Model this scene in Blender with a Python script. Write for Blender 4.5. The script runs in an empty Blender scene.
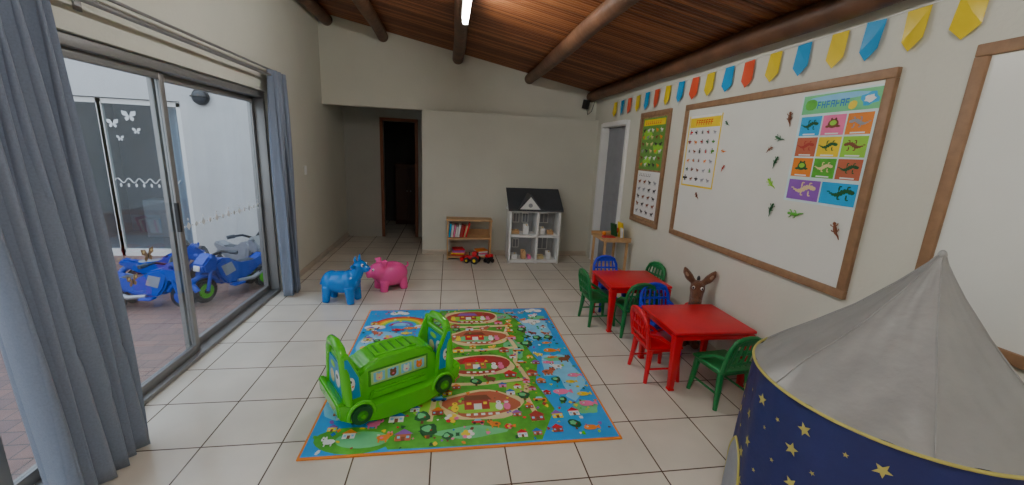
import bpy, bmesh, math, random
from mathutils import Vector, Matrix, Euler
random.seed(7)
S = bpy.context.scene
COL = S.collection

# ------------------------------------------------------------------ materials
def M(name, col, rough=.5, metal=0.0, var=.07, scale=8.0, bump=0.0, spec=.5, emis=0.0, bscale=None, sheen=0.0, coat=0.0):
    m = bpy.data.materials.new(name); m.use_nodes = True
    nt = m.node_tree; N = nt.nodes; L = nt.links
    p = N['Principled BSDF']
    tc = N.new('ShaderNodeTexCoord'); no = N.new('ShaderNodeTexNoise')
    no.inputs['Scale'].default_value = scale; no.inputs['Detail'].default_value = 4
    L.new(tc.outputs['Object'], no.inputs['Vector'])
    r = N.new('ShaderNodeValToRGB')
    a = [max(0, c*(1-var)) for c in col]; b = [min(1, c*(1+var)) for c in col]
    r.color_ramp.elements[0].position = .3; r.color_ramp.elements[1].position = .7
    r.color_ramp.elements[0].color = (*a, 1); r.color_ramp.elements[1].color = (*b, 1)
    L.new(no.outputs['Fac'], r.inputs['Fac']); L.new(r.outputs['Color'], p.inputs['Base Color'])
    p.inputs['Roughness'].default_value = rough; p.inputs['Metallic'].default_value = metal
    p.inputs['Specular IOR Level'].default_value = spec
    p.inputs['Sheen Weight'].default_value = sheen
    p.inputs['Coat Weight'].default_value = coat
    if emis:
        L.new(r.outputs['Color'], p.inputs['Emission Color']); p.inputs['Emission Strength'].default_value = emis
    if bump:
        n2 = N.new('ShaderNodeTexNoise'); n2.inputs['Scale'].default_value = bscale or scale*4; n2.inputs['Detail'].default_value = 5
        L.new(tc.outputs['Object'], n2.inputs['Vector'])
        bp = N.new('ShaderNodeBump'); bp.inputs['Strength'].default_value = bump; bp.inputs['Distance'].default_value = .02
        L.new(n2.outputs['Fac'], bp.inputs['Height']); L.new(bp.outputs['Normal'], p.inputs['Normal'])
    return m

def brick_mat(name, c1, c2, mortar, w, h, off, msize, loc, rough, bump, freq=2, nlo=.92, nhi=1.04, nscale=3):
    m = bpy.data.materials.new(name); m.use_nodes = True
    nt = m.node_tree; N = nt.nodes; L = nt.links; p = N['Principled BSDF']
    tc = N.new('ShaderNodeTexCoord'); mp = N.new('ShaderNodeMapping')
    mp.inputs['Location'].default_value = loc
    L.new(tc.outputs['Object'], mp.inputs['Vector'])
    bt = N.new('ShaderNodeTexBrick'); bt.offset = off; bt.offset_frequency = freq; bt.squash = 1
    L.new(mp.outputs['Vector'], bt.inputs['Vector'])
    bt.inputs['Scale'].default_value = 1; bt.inputs['Brick Width'].default_value = w; bt.inputs['Row Height'].default_value = h
    bt.inputs['Mortar Size'].default_value = msize; bt.inputs['Mortar Smooth'].default_value = .3
    bt.inputs['Color1'].default_value = (*c1, 1); bt.inputs['Color2'].default_value = (*c2, 1); bt.inputs['Mortar'].default_value = (*mortar, 1)
    no = N.new('ShaderNodeTexNoise'); no.inputs['Scale'].default_value = nscale; no.inputs['Detail'].default_value = 5
    L.new(tc.outputs['Object'], no.inputs['Vector'])
    rr = N.new('ShaderNodeMapRange'); rr.inputs['From Min'].default_value = .3; rr.inputs['From Max'].default_value = .7
    rr.inputs['To Min'].default_value = nlo; rr.inputs['To Max'].default_value = nhi
    L.new(no.outputs['Fac'], rr.inputs['Value'])
    vm = N.new('ShaderNodeVectorMath'); vm.operation = 'SCALE'
    L.new(bt.outputs['Color'], vm.inputs[0]); L.new(rr.outputs['Result'], vm.inputs['Scale'])
    L.new(vm.outputs['Vector'], p.inputs['Base Color'])
    ro = N.new('ShaderNodeMapRange'); ro.inputs['To Min'].default_value = rough-.04; ro.inputs['To Max'].default_value = rough+.08
    L.new(no.outputs['Fac'], ro.inputs['Value']); L.new(ro.outputs['Result'], p.inputs['Roughness'])
    bp = N.new('ShaderNodeBump'); bp.inputs['Strength'].default_value = bump; bp.inputs['Distance'].default_value = .004; bp.invert = True
    L.new(bt.outputs['Fac'], bp.inputs['Height']); L.new(bp.outputs['Normal'], p.inputs['Normal'])
    return m

def slat_mat():
    m = bpy.data.materials.new('latte_wood'); m.use_nodes = True
    nt = m.node_tree; N = nt.nodes; L = nt.links; p = N['Principled BSDF']
    tc = N.new('ShaderNodeTexCoord'); sp = N.new('ShaderNodeSeparateXYZ'); L.new(tc.outputs['Object'], sp.inputs[0])
    dv = N.new('ShaderNodeMath'); dv.operation = 'DIVIDE'; dv.inputs[1].default_value = .045; L.new(sp.outputs['Y'], dv.inputs[0])
    fl = N.new('ShaderNodeMath'); fl.operation = 'FLOOR'; L.new(dv.outputs[0], fl.inputs[0])
    wn = N.new('ShaderNodeTexWhiteNoise'); wn.noise_dimensions = '1D'; L.new(fl.outputs[0], wn.inputs['W'])
    mp = N.new('ShaderNodeMapping'); mp.inputs['Scale'].default_value = (1.2, 25, 4); L.new(tc.outputs['Object'], mp.inputs['Vector'])
    no = N.new('ShaderNodeTexNoise'); no.inputs['Scale'].default_value = 3; no.inputs['Detail'].default_value = 5; L.new(mp.outputs[0], no.inputs['Vector'])
    ad = N.new('ShaderNodeMath'); ad.operation = 'MULTIPLY_ADD'; ad.inputs[1].default_value = .5; L.new(wn.outputs['Value'], ad.inputs[0]); 
    ml = N.new('ShaderNodeMath'); ml.operation = 'MULTIPLY'; ml.inputs[1].default_value = .55; L.new(no.outputs['Fac'], ml.inputs[0]); L.new(ml.outputs[0], ad.inputs[2])
    r = N.new('ShaderNodeValToRGB'); e = r.color_ramp.elements
    e[0].position = .15; e[0].color = (.075, .022, .009, 1); e[1].position = .85; e[1].color = (.38, .15, .055, 1)
    x = e.new(.5); x.color = (.20, .068, .026, 1)
    L.new(ad.outputs[0], r.inputs['Fac']); L.new(r.outputs['Color'], p.inputs['Base Color'])
    p.inputs['Roughness'].default_value = .38
    return m

def glass_mat(name, tint=(.9, .95, .97), refl=.10):
    m = bpy.data.materials.new(name); m.use_nodes = True
    nt = m.node_tree; N = nt.nodes; L = nt.links
    N.remove(N['Principled BSDF']); out = N['Material Output']
    t = N.new('ShaderNodeBsdfTransparent'); t.inputs['Color'].default_value = (*tint, 1)
    g = N.new('ShaderNodeBsdfGlossy'); g.inputs['Roughness'].default_value = .02
    no = N.new('ShaderNodeTexNoise'); no.inputs['Scale'].default_value = 2
    mr = N.new('ShaderNodeMapRange'); mr.inputs['To Min'].default_value = refl*.8; mr.inputs['To Max'].default_value = refl*1.2
    L.new(no.outputs['Fac'], mr.inputs['Value'])
    mx = N.new('ShaderNodeMixShader'); L.new(mr.outputs[0], mx.inputs[0]); L.new(t.outputs[0], mx.inputs[1]); L.new(g.outputs[0], mx.inputs[2])
    L.new(mx.outputs[0], out.inputs['Surface'])
    return m

wallM = M('wall_paint', (.66, .65, .56), .75, var=.03, scale=2, bump=.15, bscale=40)
wallP = M('wall_paint_partition', (.60, .59, .51), .7, var=.03, scale=2, bump=.1, bscale=40)
passShade = M('passage_shade_tone', (.38, .375, .34), .8, var=.04, scale=2)  # wall colour darkened to carry the passage's shade
roomShade = M('unlit_room_tone', (.06, .055, .05), .8, var=.1, scale=2)  # near-black colour stands in for the unlit room behind the doorway
outM = M('plaster_outside', (.60, .60, .60), .85, var=.05, scale=3, bump=.2, bscale=60)
white = M('white_paint', (.82, .82, .80), .4, var=.02)
whiteM = M('whiteboard_surface', (.78, .79, .74), .25, var=.02, scale=3)
cork = M('frame_wood', (.30, .17, .09), .5, var=.15, scale=20)
pine = M('pine_wood', (.56, .34, .16), .5, var=.12, scale=12)
dark = M('dark_interior', (.03, .03, .035), .8)
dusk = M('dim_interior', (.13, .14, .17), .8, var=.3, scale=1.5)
black = M('black_plastic', (.02, .02, .022), .45)
greyK = M('charcoal_plastic', (.06, .065, .075), .45)
alu = M('aluminium', (.30, .295, .29), .42, metal=.55, var=.03)
greyP = M('grey_paint', (.30, .31, .34), .5)
silvP = M('silver_plastic', (.38, .40, .44), .3, metal=.4)
blueT = M('toy_blue', (.008, .06, .50), .3, var=.03)
cowB = M('hopper_blue', (.0, .19, .62), .22, var=.04)
pigP = M('hopper_pink', (.88, .09, .34), .22, var=.04)
red = M('red_plastic', (.68, .006, .02), .35, var=.05)
green = M('green_plastic', (.01, .19, .05), .35, var=.05)
blueC = M('blue_plastic', (.015, .04, .62), .35, var=.05)
lime = M('lime_plastic', (.10, .58, .015), .25, var=.04, coat=.3)
limeD = M('lime_dark', (.04, .30, .01), .35)
dgreen = M('dark_green', (.01, .10, .03), .4)
yellow = M('yellow', (.88, .64, .02), .45)
orange = M('orange', (.80, .24, .02), .5)
cyan = M('cyan', (.01, .40, .78), .5)
skyb = M('sky_blue', (.03, .34, .80), .4)
pink = M('pink', (.85, .18, .38), .5)
purple = M('purple', (.28, .10, .50), .5)
cream = M('cream', (.78, .62, .32), .45)
brown = M('brown', (.22, .07, .03), .6)
maroon = M('maroon', (.42, .04, .03), .5)
barn = M('barn_print', (.52, .13, .06), .5)
grass = M('grass_green', (.09, .42, .03), .45, var=.25, scale=14)
lgreen = M('light_green', (.30, .66, .05), .5)
mint = M('mint_print', (.16, .60, .26), .5)
fur = M('donkey_fur', (.16, .065, .03), .9, var=.3, scale=30, bump=.5, sheen=.3)
furL = M('donkey_muzzle', (.35, .23, .15), .9, var=.2, scale=30)
roofG = M('roof_grey', (.05, .055, .065), .6)
curtM = M('curtain_fabric', (.19, .225, .30), .85, var=.08, scale=120, bump=.2, bscale=300, sheen=.2)
silver = M('silver_fabric', (.32, .32, .31), .42, metal=.2, var=.08, scale=6, bump=.3, bscale=9)
navy = M('navy_fabric', (.014, .022, .13), .5, var=.1, scale=10, bump=.2, bscale=14)
goldY = M('star_yellow', (.52, .46, .12), .45)
tile = brick_mat('floor_tile', (.71, .645, .55), (.655, .60, .51), (.12, .08, .055), .4, .4, 0.0, .0045, (.08, -.03, 0), .16, .5)
paver = brick_mat('patio_paver', (.30, .17, .14), (.23, .14, .13), (.12, .10, .09), .22, .11, .5, .004, (0, 0, 0), .5, .6, nlo=.85, nhi=1.08, nscale=5)
skirtM = M('skirting_tile', (.56, .48, .38), .4)
poleM = M('pole_wood', (.13, .06, .03), .5, var=.35, scale=5, bump=.3)
tubeE = M('tube_glow', (1, .98, .93), .5, emis=105)
tubeFill = M('tube_fill_glow', (1, .98, .93), .5, emis=180)  # stronger glow for the added fill fixture
latte = slat_mat()
glass = glass_mat('window_glass')

# ------------------------------------------------------------------ builder
class B:
    def __init__(s, name): s.name = name; s.bm = bmesh.new(); s.mats = []
    def mi(s, m):
        if m not in s.mats: s.mats.append(m)
        return s.mats.index(m)
    def add(s, t, mat, smooth=False, mtx=None):
        i = s.mi(mat)
        if mtx is not None: bmesh.ops.transform(t, matrix=mtx, verts=t.verts)
        bmesh.ops.recalc_face_normals(t, faces=t.faces)
        for f in t.faces: f.material_index = i; f.smooth = smooth
        me = bpy.data.meshes.new('t'); t.to_mesh(me); t.free(); s.bm.from_mesh(me); bpy.data.meshes.remove(me)
    def box(s, c, d, mat, rot=(0, 0, 0), bev=0, seg=2, top=None, smooth=False):
        t = bmesh.new(); bmesh.ops.create_cube(t, size=1)
        for v in t.verts:
            k = 1
            if top is not None and v.co.z > 0: k = top
            v.co = Vector((v.co.x*d[0]*k, v.co.y*d[1]*k, v.co.z*d[2]))
        if bev: bmesh.ops.bevel(t, geom=t.edges[:], offset=bev, segments=seg, affect='EDGES', profile=.5)
        s.add(t, mat, smooth, Matrix.Translation(c) @ Euler(rot).to_matrix().to_4x4())
    def bx(s, x0, x1, y0, y1, z0, z1, mat, bev=0):
        s.box(((x0+x1)/2, (y0+y1)/2, (z0+z1)/2), (abs(x1-x0), abs(y1-y0), abs(z1-z0)), mat, bev=bev)
    def cyl(s, p1, p2, r, mat, r2=None, seg=16, bev=0):
        p1 = Vector(p1); p2 = Vector(p2); d = p2-p1; r2 = r if r2 is None else r2
        t = bmesh.new(); bmesh.ops.create_cone(t, cap_ends=True, segments=seg, radius1=r, radius2=max(r2, 1e-4), depth=d.length)
        if bev:
            es = [e for e in t.edges if abs(e.verts[0].co.z-e.verts[1].co.z) < 1e-6]
            bmesh.ops.bevel(t, geom=es, offset=bev, segments=2, affect='EDGES')
        q = Vector((0, 0, 1)).rotation_difference(d.normalized())
        s.add(t, mat, False, Matrix.Translation((p1+p2)/2) @ q.to_matrix().to_4x4())
    def ell(s, c, r, mat, rot=(0, 0, 0), seg=20):
        t = bmesh.new(); bmesh.ops.create_uvsphere(t, u_segments=seg, v_segments=max(8, seg//2), radius=1)
        if not hasattr(r, '__len__'): r = (r, r, r)
        s.add(t, mat, True, Matrix.Translation(c) @ Euler(rot).to_matrix().to_4x4() @ Matrix.Diagonal((*r, 1)))
    def prism(s, pts, ax, a, b, mat, bev=0, seg=2, smooth=False):
        t = bmesh.new()
        def P(u, v, w): return {'x': (w, u, v), 'y': (u, w, v), 'z': (u, v, w)}[ax]
        lo = [t.verts.new(P(u, v, a)) for u, v in pts]; hi = [t.verts.new(P(u, v, b)) for u, v in pts]
        t.faces.new(lo); t.faces.new(hi[::-1]); n = len(pts)
        for i in range(n): t.faces.new((lo[i], hi[i], hi[(i+1) % n], lo[(i+1) % n]))
        if bev: bmesh.ops.bevel(t, geom=t.edges[:], offset=bev, segments=seg, affect='EDGES')
        s.add(t, mat, smooth)
    def tube(s, pts, r, mat, seg=10, closed=False):
        pts = [Vector(p) for p in pts]; n = len(pts)
        rs = r if hasattr(r, '__len__') else [r]*n
        t = bmesh.new(); rings = []
        prev = None
        for i, p in enumerate(pts):
            a = pts[(i-1) % n] if (closed or i > 0) else p; b = pts[(i+1) % n] if (closed or i < n-1) else p
            d = (b-a).normalized()
            if prev is None:
                u = d.orthogonal().normalized()
            else:
                u = (prev - d*prev.dot(d)).normalized()
            prev = u; v = d.cross(u)
            rings.append([t.verts.new(p + (u*math.cos(k*2*math.pi/seg)+v*math.sin(k*2*math.pi/seg))*rs[i]) for k in range(seg)])
        m = n if closed else n-1
        for i in range(m):
            A = rings[i]; C = rings[(i+1) % n]
            for k in range(seg): t.faces.new((A[k], A[(k+1) % seg], C[(k+1) % seg], C[k]))
        if not closed: t.faces.new(rings[0]); t.faces.new(rings[-1])
        s.add(t, mat, True)
    def grid(s, f, nu, nv, mat, smooth=True, wrap=False):
        t = bmesh.new()
        V = [[t.verts.new(f(i/nu, j/nv)) for j in range(nv+1)] for i in range(nu if wrap else nu+1)]
        for i in range(nu):
            for j in range(nv):
                a = V[i]; b = V[(i+1) % nu] if wrap else V[i+1]
                try: t.faces.new((a[j], b[j], b[j+1], a[j+1]))
                except ValueError: pass
        s.add(t, mat, smooth)
    def done(s, loc=(0, 0, 0), rz=0, parent=None, sharp=38, scale=1):
        me = bpy.data.meshes.new(s.name); s.bm.to_mesh(me); s.bm.free()
        for m in s.mats: me.materials.append(m)
        o = bpy.data.objects.new(s.name, me); COL.objects.link(o)
        o.location = loc; o.rotation_euler = (0, 0, rz); o.scale = (scale,)*3
        if parent: o.parent = parent
        if sharp:
            for p in me.polygons: p.use_smooth = True
            me.set_sharp_from_angle(angle=math.radians(sharp))
        return o

def blobpts(cx, cy, rx, ry, n=18, j=.12, rnd=random):
    ph = rnd.random()*6.28; k = rnd.choice([2, 3, 4, 5])
    return [(cx+rx*math.cos(t)*(1+j*math.sin(k*t+ph)), cy+ry*math.sin(t)*(1+j*math.sin(k*t+ph))) for t in [2*math.pi*i/n for i in range(n)]]

# ------------------------------------------------------------------ room
XL, XR, YB, YF = -1.77, 2.22, 6.20, -1.5
def cz(x): return 2.94-.195*x
def wall(name, parts, mat):
    b = B(name)
    for p in parts:
        if p[0] == 'b': b.bx(*p[1:], mat)
        else: b.prism(p[1], p[2], p[3], p[4], mat)
    return b.done()

b = B('floor'); b.bx(-1.97, 2.5, YF-.1, 9.0, -.1, 0, tile); b.done()
wall('wall_left', [('b', -1.97, XL, YF, .6, 0, 3.35), ('b', -1.97, XL, .6, 4.47, 2.05, 3.35), ('b', -1.97, XL, 4.47, 7.3, 0, 3.35)], wallM)
wall('wall_right', [('b', XR, 2.42, YF, 4.95, 0, 2.56), ('b', XR, 2.42, 4.95, 5.83, 2.03, 2.56), ('b', XR, 2.42, 5.83, 7.3, 0, 2.56)], wallM)
wall('wall_rear', [('b', -1.97, 2.42, YF-.1, YF, 0, 3.4)], wallM)
wall('wall_back', [('p', [(XL, 2.12), (XR, 2.12), (XR, cz(XR)+.03), (XL, cz(XL)+.03)], 'y', YB, 6.35)], wallM)
b = B('wall_partition'); b.bx(-.40, XR, 6.06, 6.35, 0, 2.115, wallP); b.done()
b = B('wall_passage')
b.bx(-1.77, -1.13, 7.3, 7.4, 0, 2.4, passShade); b.bx(-.60, XR, 7.3, 7.4, 0, 2.4, passShade); b.bx(-1.13, -.60, 7.3, 7.4, 2.0, 2.4, passShade)
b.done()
b = B('wall_storeroom'); b.bx(-1.9, -1.8, 7.4, 8.9, 0, 2.4, roomShade); b.bx(-.1, 0, 7.4, 8.9, 0, 2.4, roomShade); b.bx(-1.9, 0, 8.9, 9, 0, 2.4, roomShade); b.done()
b = B('ceiling_passage'); b.bx(-1.97, 2.42, 6.35, 9.0, 2.4, 2.5, passShade); b.done()
b = B('trim_1'); b.bx(-1.18, -1.13, 7.27, 7.3, 0, 2.05, brown); b.bx(-.60, -.55, 7.27, 7.3, 0, 2.05, brown); b.bx(-1.18, -.55, 7.27, 7.3, 2.0, 2.05, brown); b.done()
dw = M('dark_cupboard_wood', (.07, .03, .018), .6)
b = B('cupboard'); b.bx(-1.10, -.55, 8.5, 8.85, 0, 1.25, dw, bev=.01); b.bx(-1.07, -.84, 8.48, 8.5, .1, 1.15, dw); b.bx(-.81, -.58, 8.48, 8.5, .1, 1.15, dw)
b.ell((-.86, 8.47, .7), .012, alu); b.ell((-.79, 8.47, .7), .012, alu); b.done()

b = B('baseboard_left'); b.bx(XL, XL+.012, 4.5, 7.29, 0, .075, skirtM, bev=.003); b.bx(XL, XL+.012, YF, .58, 0, .075, skirtM, bev=.003); b.done()
b = B('baseboard_right'); b.bx(XR-.012, XR, YF, 4.9, 0, .075, skirtM, bev=.003); b.done()
b = B('baseboard_back'); b.bx(-.4, XR-.02, 6.048, 6.06, 0, .075, skirtM, bev=.003); b.done()

b = B('ceiling')
pitch = .045
def slats():
    t = bmesh.new(); y = YF
    while y < 6.22:
        prof = [(y+pitch/2-math.cos(a)*pitch*.49, -math.sin(a)*pitch*.46) for a in [math.pi*i/6 for i in range(7)]]
        A = [t.verts.new((-1.97, py, cz(-1.97)+pz+.022)) for py, pz in prof]; C = [t.verts.new((2.42, py, cz(2.42)+pz+.022)) for py, pz in prof]
        for i in range(6): t.faces.new((A[i], A[i+1], C[i+1], C[i]))
        y += pitch
    return t
b.add(slats(), latte, True)
b.prism([(-1.97, cz(-1.97)+.02), (2.42, cz(2.42)+.02), (2.42, cz(2.42)+.1), (-1.97, cz(-1.97)+.1)], 'y', YF-.1, 6.4, dark)
b.done(sharp=0)
for i, x in enumerate([-1.66, -.93, .10, 1.15, 2.12]):
    b = B('ceiling_beam'); r = .075 if x < 2 else .072
    zc = cz(x)-r+.005
    pts = []; rs = []
    for k in range(31):
        y = YF + (YB-.005-YF)*k/30
        pts.append((x+.006*math.sin(k*.7+i), y, zc+.004*math.sin(k*1.1+i*2))); rs.append(r*(1+.05*math.sin(k*.5+i*3)))
    b.tube(pts, rs, poleM, seg=20); b.done()

for y0, em in ((2.75, tubeE), (-.6, tubeFill)):  # second fixture is an unseen fill, added to brighten the room
    b = B('fluorescent_light'); z = cz(.1)-.15
    b.box((.12, y0+.6, z-.025), (.07, 1.24, .04), white, bev=.006)
    b.cyl((.12, y0+.02, z-.07), (.12, y0+1.18, z-.07), .022, em, seg=16)
    b.box((.12, y0+.0, z-.06), (.05, .03, .06), white, bev=.006); b.box((.12, y0+1.2, z-.06), (.05, .03, .06), white, bev=.006)
    b.done()

b = B('door_1')
b.bx(2.30, 2.34, 4.99, 5.79, .005, 2.0, greyP, bev=.004)
for z0, z1 in ((.15, .9), (1.05, 1.85)):
    b.bx(2.292, 2.302, 5.1, 5.68, z0, z1, greyP, bev=.003)
b.cyl((2.30, 5.07, 1.02), (2.24, 5.07, 1.02), .01, alu); b.cyl((2.245, 5.07, 1.02), (2.245, 5.18, 1.02), .009, alu)
b.done()
b = B('trim_2')
b.bx(2.19, 2.38, 4.93, 4.99, 0, 2.05, white, bev=.004); b.bx(2.19, 2.38, 5.79, 5.85, 0, 2.05, white, bev=.004); b.bx(2.19, 2.38, 4.99, 5.79, 2.0, 2.06, white, bev=.004)
b.done()

# ------------------------------------------------------------------ sliding door
b = B('window_1')
b.bx(-1.95, -1.80, .62, 4.45, 1.99, 2.045, alu, bev=.003); b.bx(-1.95, -1.80, .62, 4.45, 0.0, .03, alu, bev=.003)
b.bx(-1.95, -1.80, 4.41, 4.45, .03, 1.99, alu, bev=.003); b.bx(-1.95, -1.80, .62, .66, .03, 1.99, alu, bev=.003)
def panel(x, y0, y1):
    w = .045
    b.bx(x-.015, x+.015, y0, y0+w, .03, 1.99, alu, bev=.003); b.bx(x-.015, x+.015, y1-w, y1, .03, 1.99, alu, bev=.003)
    b.bx(x-.015, x+.015, y0+w, y1-w, .03, .09, alu, bev=.003); b.bx(x-.015, x+.015, y0+w, y1-w, 1.94, 1.99, alu, bev=.003)
    b.bx(x-.003, x+.003, y0+w, y1-w, .09, 1.94, glass)
panel(-1.90, 3.03, 4.41); panel(-1.855, 1.70, 3.075); panel(-1.90, .66, 1.74)
decal = M('frosted_decal', (.80, .82, .83), .7)
for i in range(14):
    y = 3.13+i*.092; s_ = .026 if i % 2 else .020
    b.prism([(y-s_, .95), (y, .95-s_*1.2), (y+s_, .95), (y, .95+s_*1.2)], 'x', -1.8965, -1.8955, decal)
    if i % 2: b.prism([(y-.009, 1.0), (y, .988), (y+.009, 1.0), (y, 1.012)], 'x', -1.8965, -1.8955, decal)
    b.prism([(y+.046-.007, .943), (y+.046+.007, .943), (y+.046+.007, .957), (y+.046-.007, .957)], 'x', -1.8965, -1.8955, decal)
b.bx(-1.84, -1.82, 3.0, 3.02, .95, 1.15, black)
wing = M('butterfly_decal', (.30, .20, .12), .6, var=.3, scale=60)
def butterfly(y, z, s_, m):
    x = -1.851
    for q in (-1, 1):
        b.prism([(y, z), (y+q*.3*s_, z+.75*s_), (y+q*.95*s_, z+.85*s_), (y+q*.9*s_, z+.25*s_), (y+q*.35*s_, z+.0*s_)], 'x', x-.0012, x, m)
        b.prism([(y, z), (y+q*.4*s_, z-.0*s_), (y+q*.65*s_, z-.25*s_), (y+q*.45*s_, z-.65*s_), (y+q*.12*s_, z-.45*s_)], 'x', x-.0012, x, m)
        b.prism(blobpts(y+q*.6*s_, z+.5*s_, .18*s_, .18*s_, 8, 0), 'x', x, x+.0005, cream)
    b.prism(blobpts(y, z, .06*s_, .4*s_, 8, 0), 'x', x, x+.001, black)
butterfly(2.72, .86, .055, wing); butterfly(2.57, .74, .045, wing); butterfly(2.40, .93, .035, wing)
b.done()

b = B('curtain_rod')
b.cyl((-1.67, .5, 2.185), (-1.67, 4.60, 2.185), .014, alu); b.cyl((-1.71, .5, 2.25), (-1.71, 4.60, 2.25), .009, alu)
for y in (.6, 2.4, 4.58):
    b.box((-1.73, y, 2.215), (.09, .02, .02), alu); b.box((-1.765, y, 2.215), (.01, .04, .12), alu)
b.ell((-1.67, 4.62, 2.185), .022, alu)
b.done()

def curtain(name, y0, y1, yb0, yb1, xt, xb, folds, at, ab, z0=.02, z1=2.235, ph=0):
    b = B(name)
    def f(u, v):
        z = z0+(z1-z0)*v; k = 1-v
        ya = y0*v+yb0*k; yb = y1*v+yb1*k
        amp = at*v+ab*k
        w = math.sin(u*folds*2*math.pi+ph+.35*math.sin(3*v))
        x = xt*v+xb*k + amp*w + .012*math.sin(u*folds*4.3+v*5)
        return Vector((x, ya+(yb-ya)*u+.02*math.sin(u*folds*4*math.pi+v*2), z))
    b.grid(f, folds*16, 30, curtM)
    o = b.done(sharp=0)
    m = o.modifiers.new('thick', 'SOLIDIFY'); m.thickness = .004
    return o
curtain('curtain', 1.62, 2.09, 1.66, 2.10, -1.67, -1.62, 6, .045, .09, ph=.6)
curtain('curtain', 4.28, 4.56, 4.22, 4.48, -1.67, -1.645, 4, .035, .055, ph=2)

# ------------------------------------------------------------------ patio
b = B('patio_ground'); b.bx(-7, -1.97, -2.5, 8, -.12, -.05, paver); b.done()
b = B('wall_patio')
b.bx(-3.45, -1.97, 6.0, 6.15, -.05, 3.3, outM); b.bx(-7, -5.3, 6.0, 6.15, -.05, 3.3, outM); b.bx(-5.3, -3.45, 6.0, 6.15, 2.02, 3.3, outM)
b.bx(-7.15, -7, -2.5, 6.15, -.05, 2.6, outM)
b.done()
b = B('window_2')
for (x0, x1) in ((-5.28, -4.38), (-4.42, -3.47)):
    b.bx(x0, x0+.05, 6.04, 6.08, 0, 2.0, white); b.bx(x1-.05, x1, 6.04, 6.08, 0, 2.0, white)
    b.bx(x0, x1, 6.04, 6.08, -.05, .05, white); b.bx(x0, x1, 6.04, 6.08, 1.95, 2.01, white)
    b.bx(x0+.05, x1-.05, 6.057, 6.063, .05, 1.95, glass)
pts = []
for i in range(44):
    x = -4.36+i*.018; pts.append((x, 6.05, .98+.03*math.sin(i*.9)))
b.tube(pts, .007, decal, seg=6)
for i in range(8): b.prism(blobpts(-4.3+i*.09, .92, .014, .026, 8, 0), 'y', 6.048, 6.050, decal)
for (x, z, q) in ((-4.28, 1.70, .07), (-4.08, 1.80, .085), (-4.02, 1.62, .05), (-4.22, 1.52, .045)):
    for g in (-1, 1):
        b.prism([(x, z), (x+g*.3*q, z+.75*q), (x+g*.95*q, z+.85*q), (x+g*.9*q, z+.25*q), (x+g*.35*q, z)], 'y', 6.048, 6.05, decal)
        b.prism([(x, z), (x+g*.4*q, z), (x+g*.65*q, z-.25*q), (x+g*.45*q, z-.65*q), (x+g*.12*q, z-.45*q)], 'y', 6.048, 6.05, decal)
b.done()
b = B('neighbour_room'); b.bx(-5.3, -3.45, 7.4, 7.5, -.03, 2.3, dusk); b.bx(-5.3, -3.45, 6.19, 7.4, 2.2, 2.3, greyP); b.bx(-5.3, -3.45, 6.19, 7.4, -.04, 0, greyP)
b.bx(-5.3, -5.2, 6.19, 7.4, 0, 2.2, greyP); b.bx(-3.5, -3.45, 6.19, 7.4, 0, 2.2, greyP)
b.box((-4.45, 7.1, .3), (.5, .3, .6), greyP, bev=.02); b.box((-4.0, 7.37, 1.2), (.3, .02, .5), greyP); b.done()
b = B('drape')
b.grid(lambda u, v: Vector((-3.90+.32*u+.05*(1-v)*u, 6.30+.03*math.sin(u*25), .03+1.92*v)), 60, 6, M('drape_fabric', (.35, .42, .52), .85)); b.done(sharp=0)
b = B('bulkhead_lamp')
b.cyl((-3.18, 5.998, 2.09), (-3.18, 5.95, 2.09), .10, black, seg=24, bev=.01); b.ell((-3.18, 5.95, 2.09), (.08, .045, .08), greyK)
b.box((-3.18, 5.915, 2.09), (.18, .03, .02), black, bev=.005); b.done()

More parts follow.
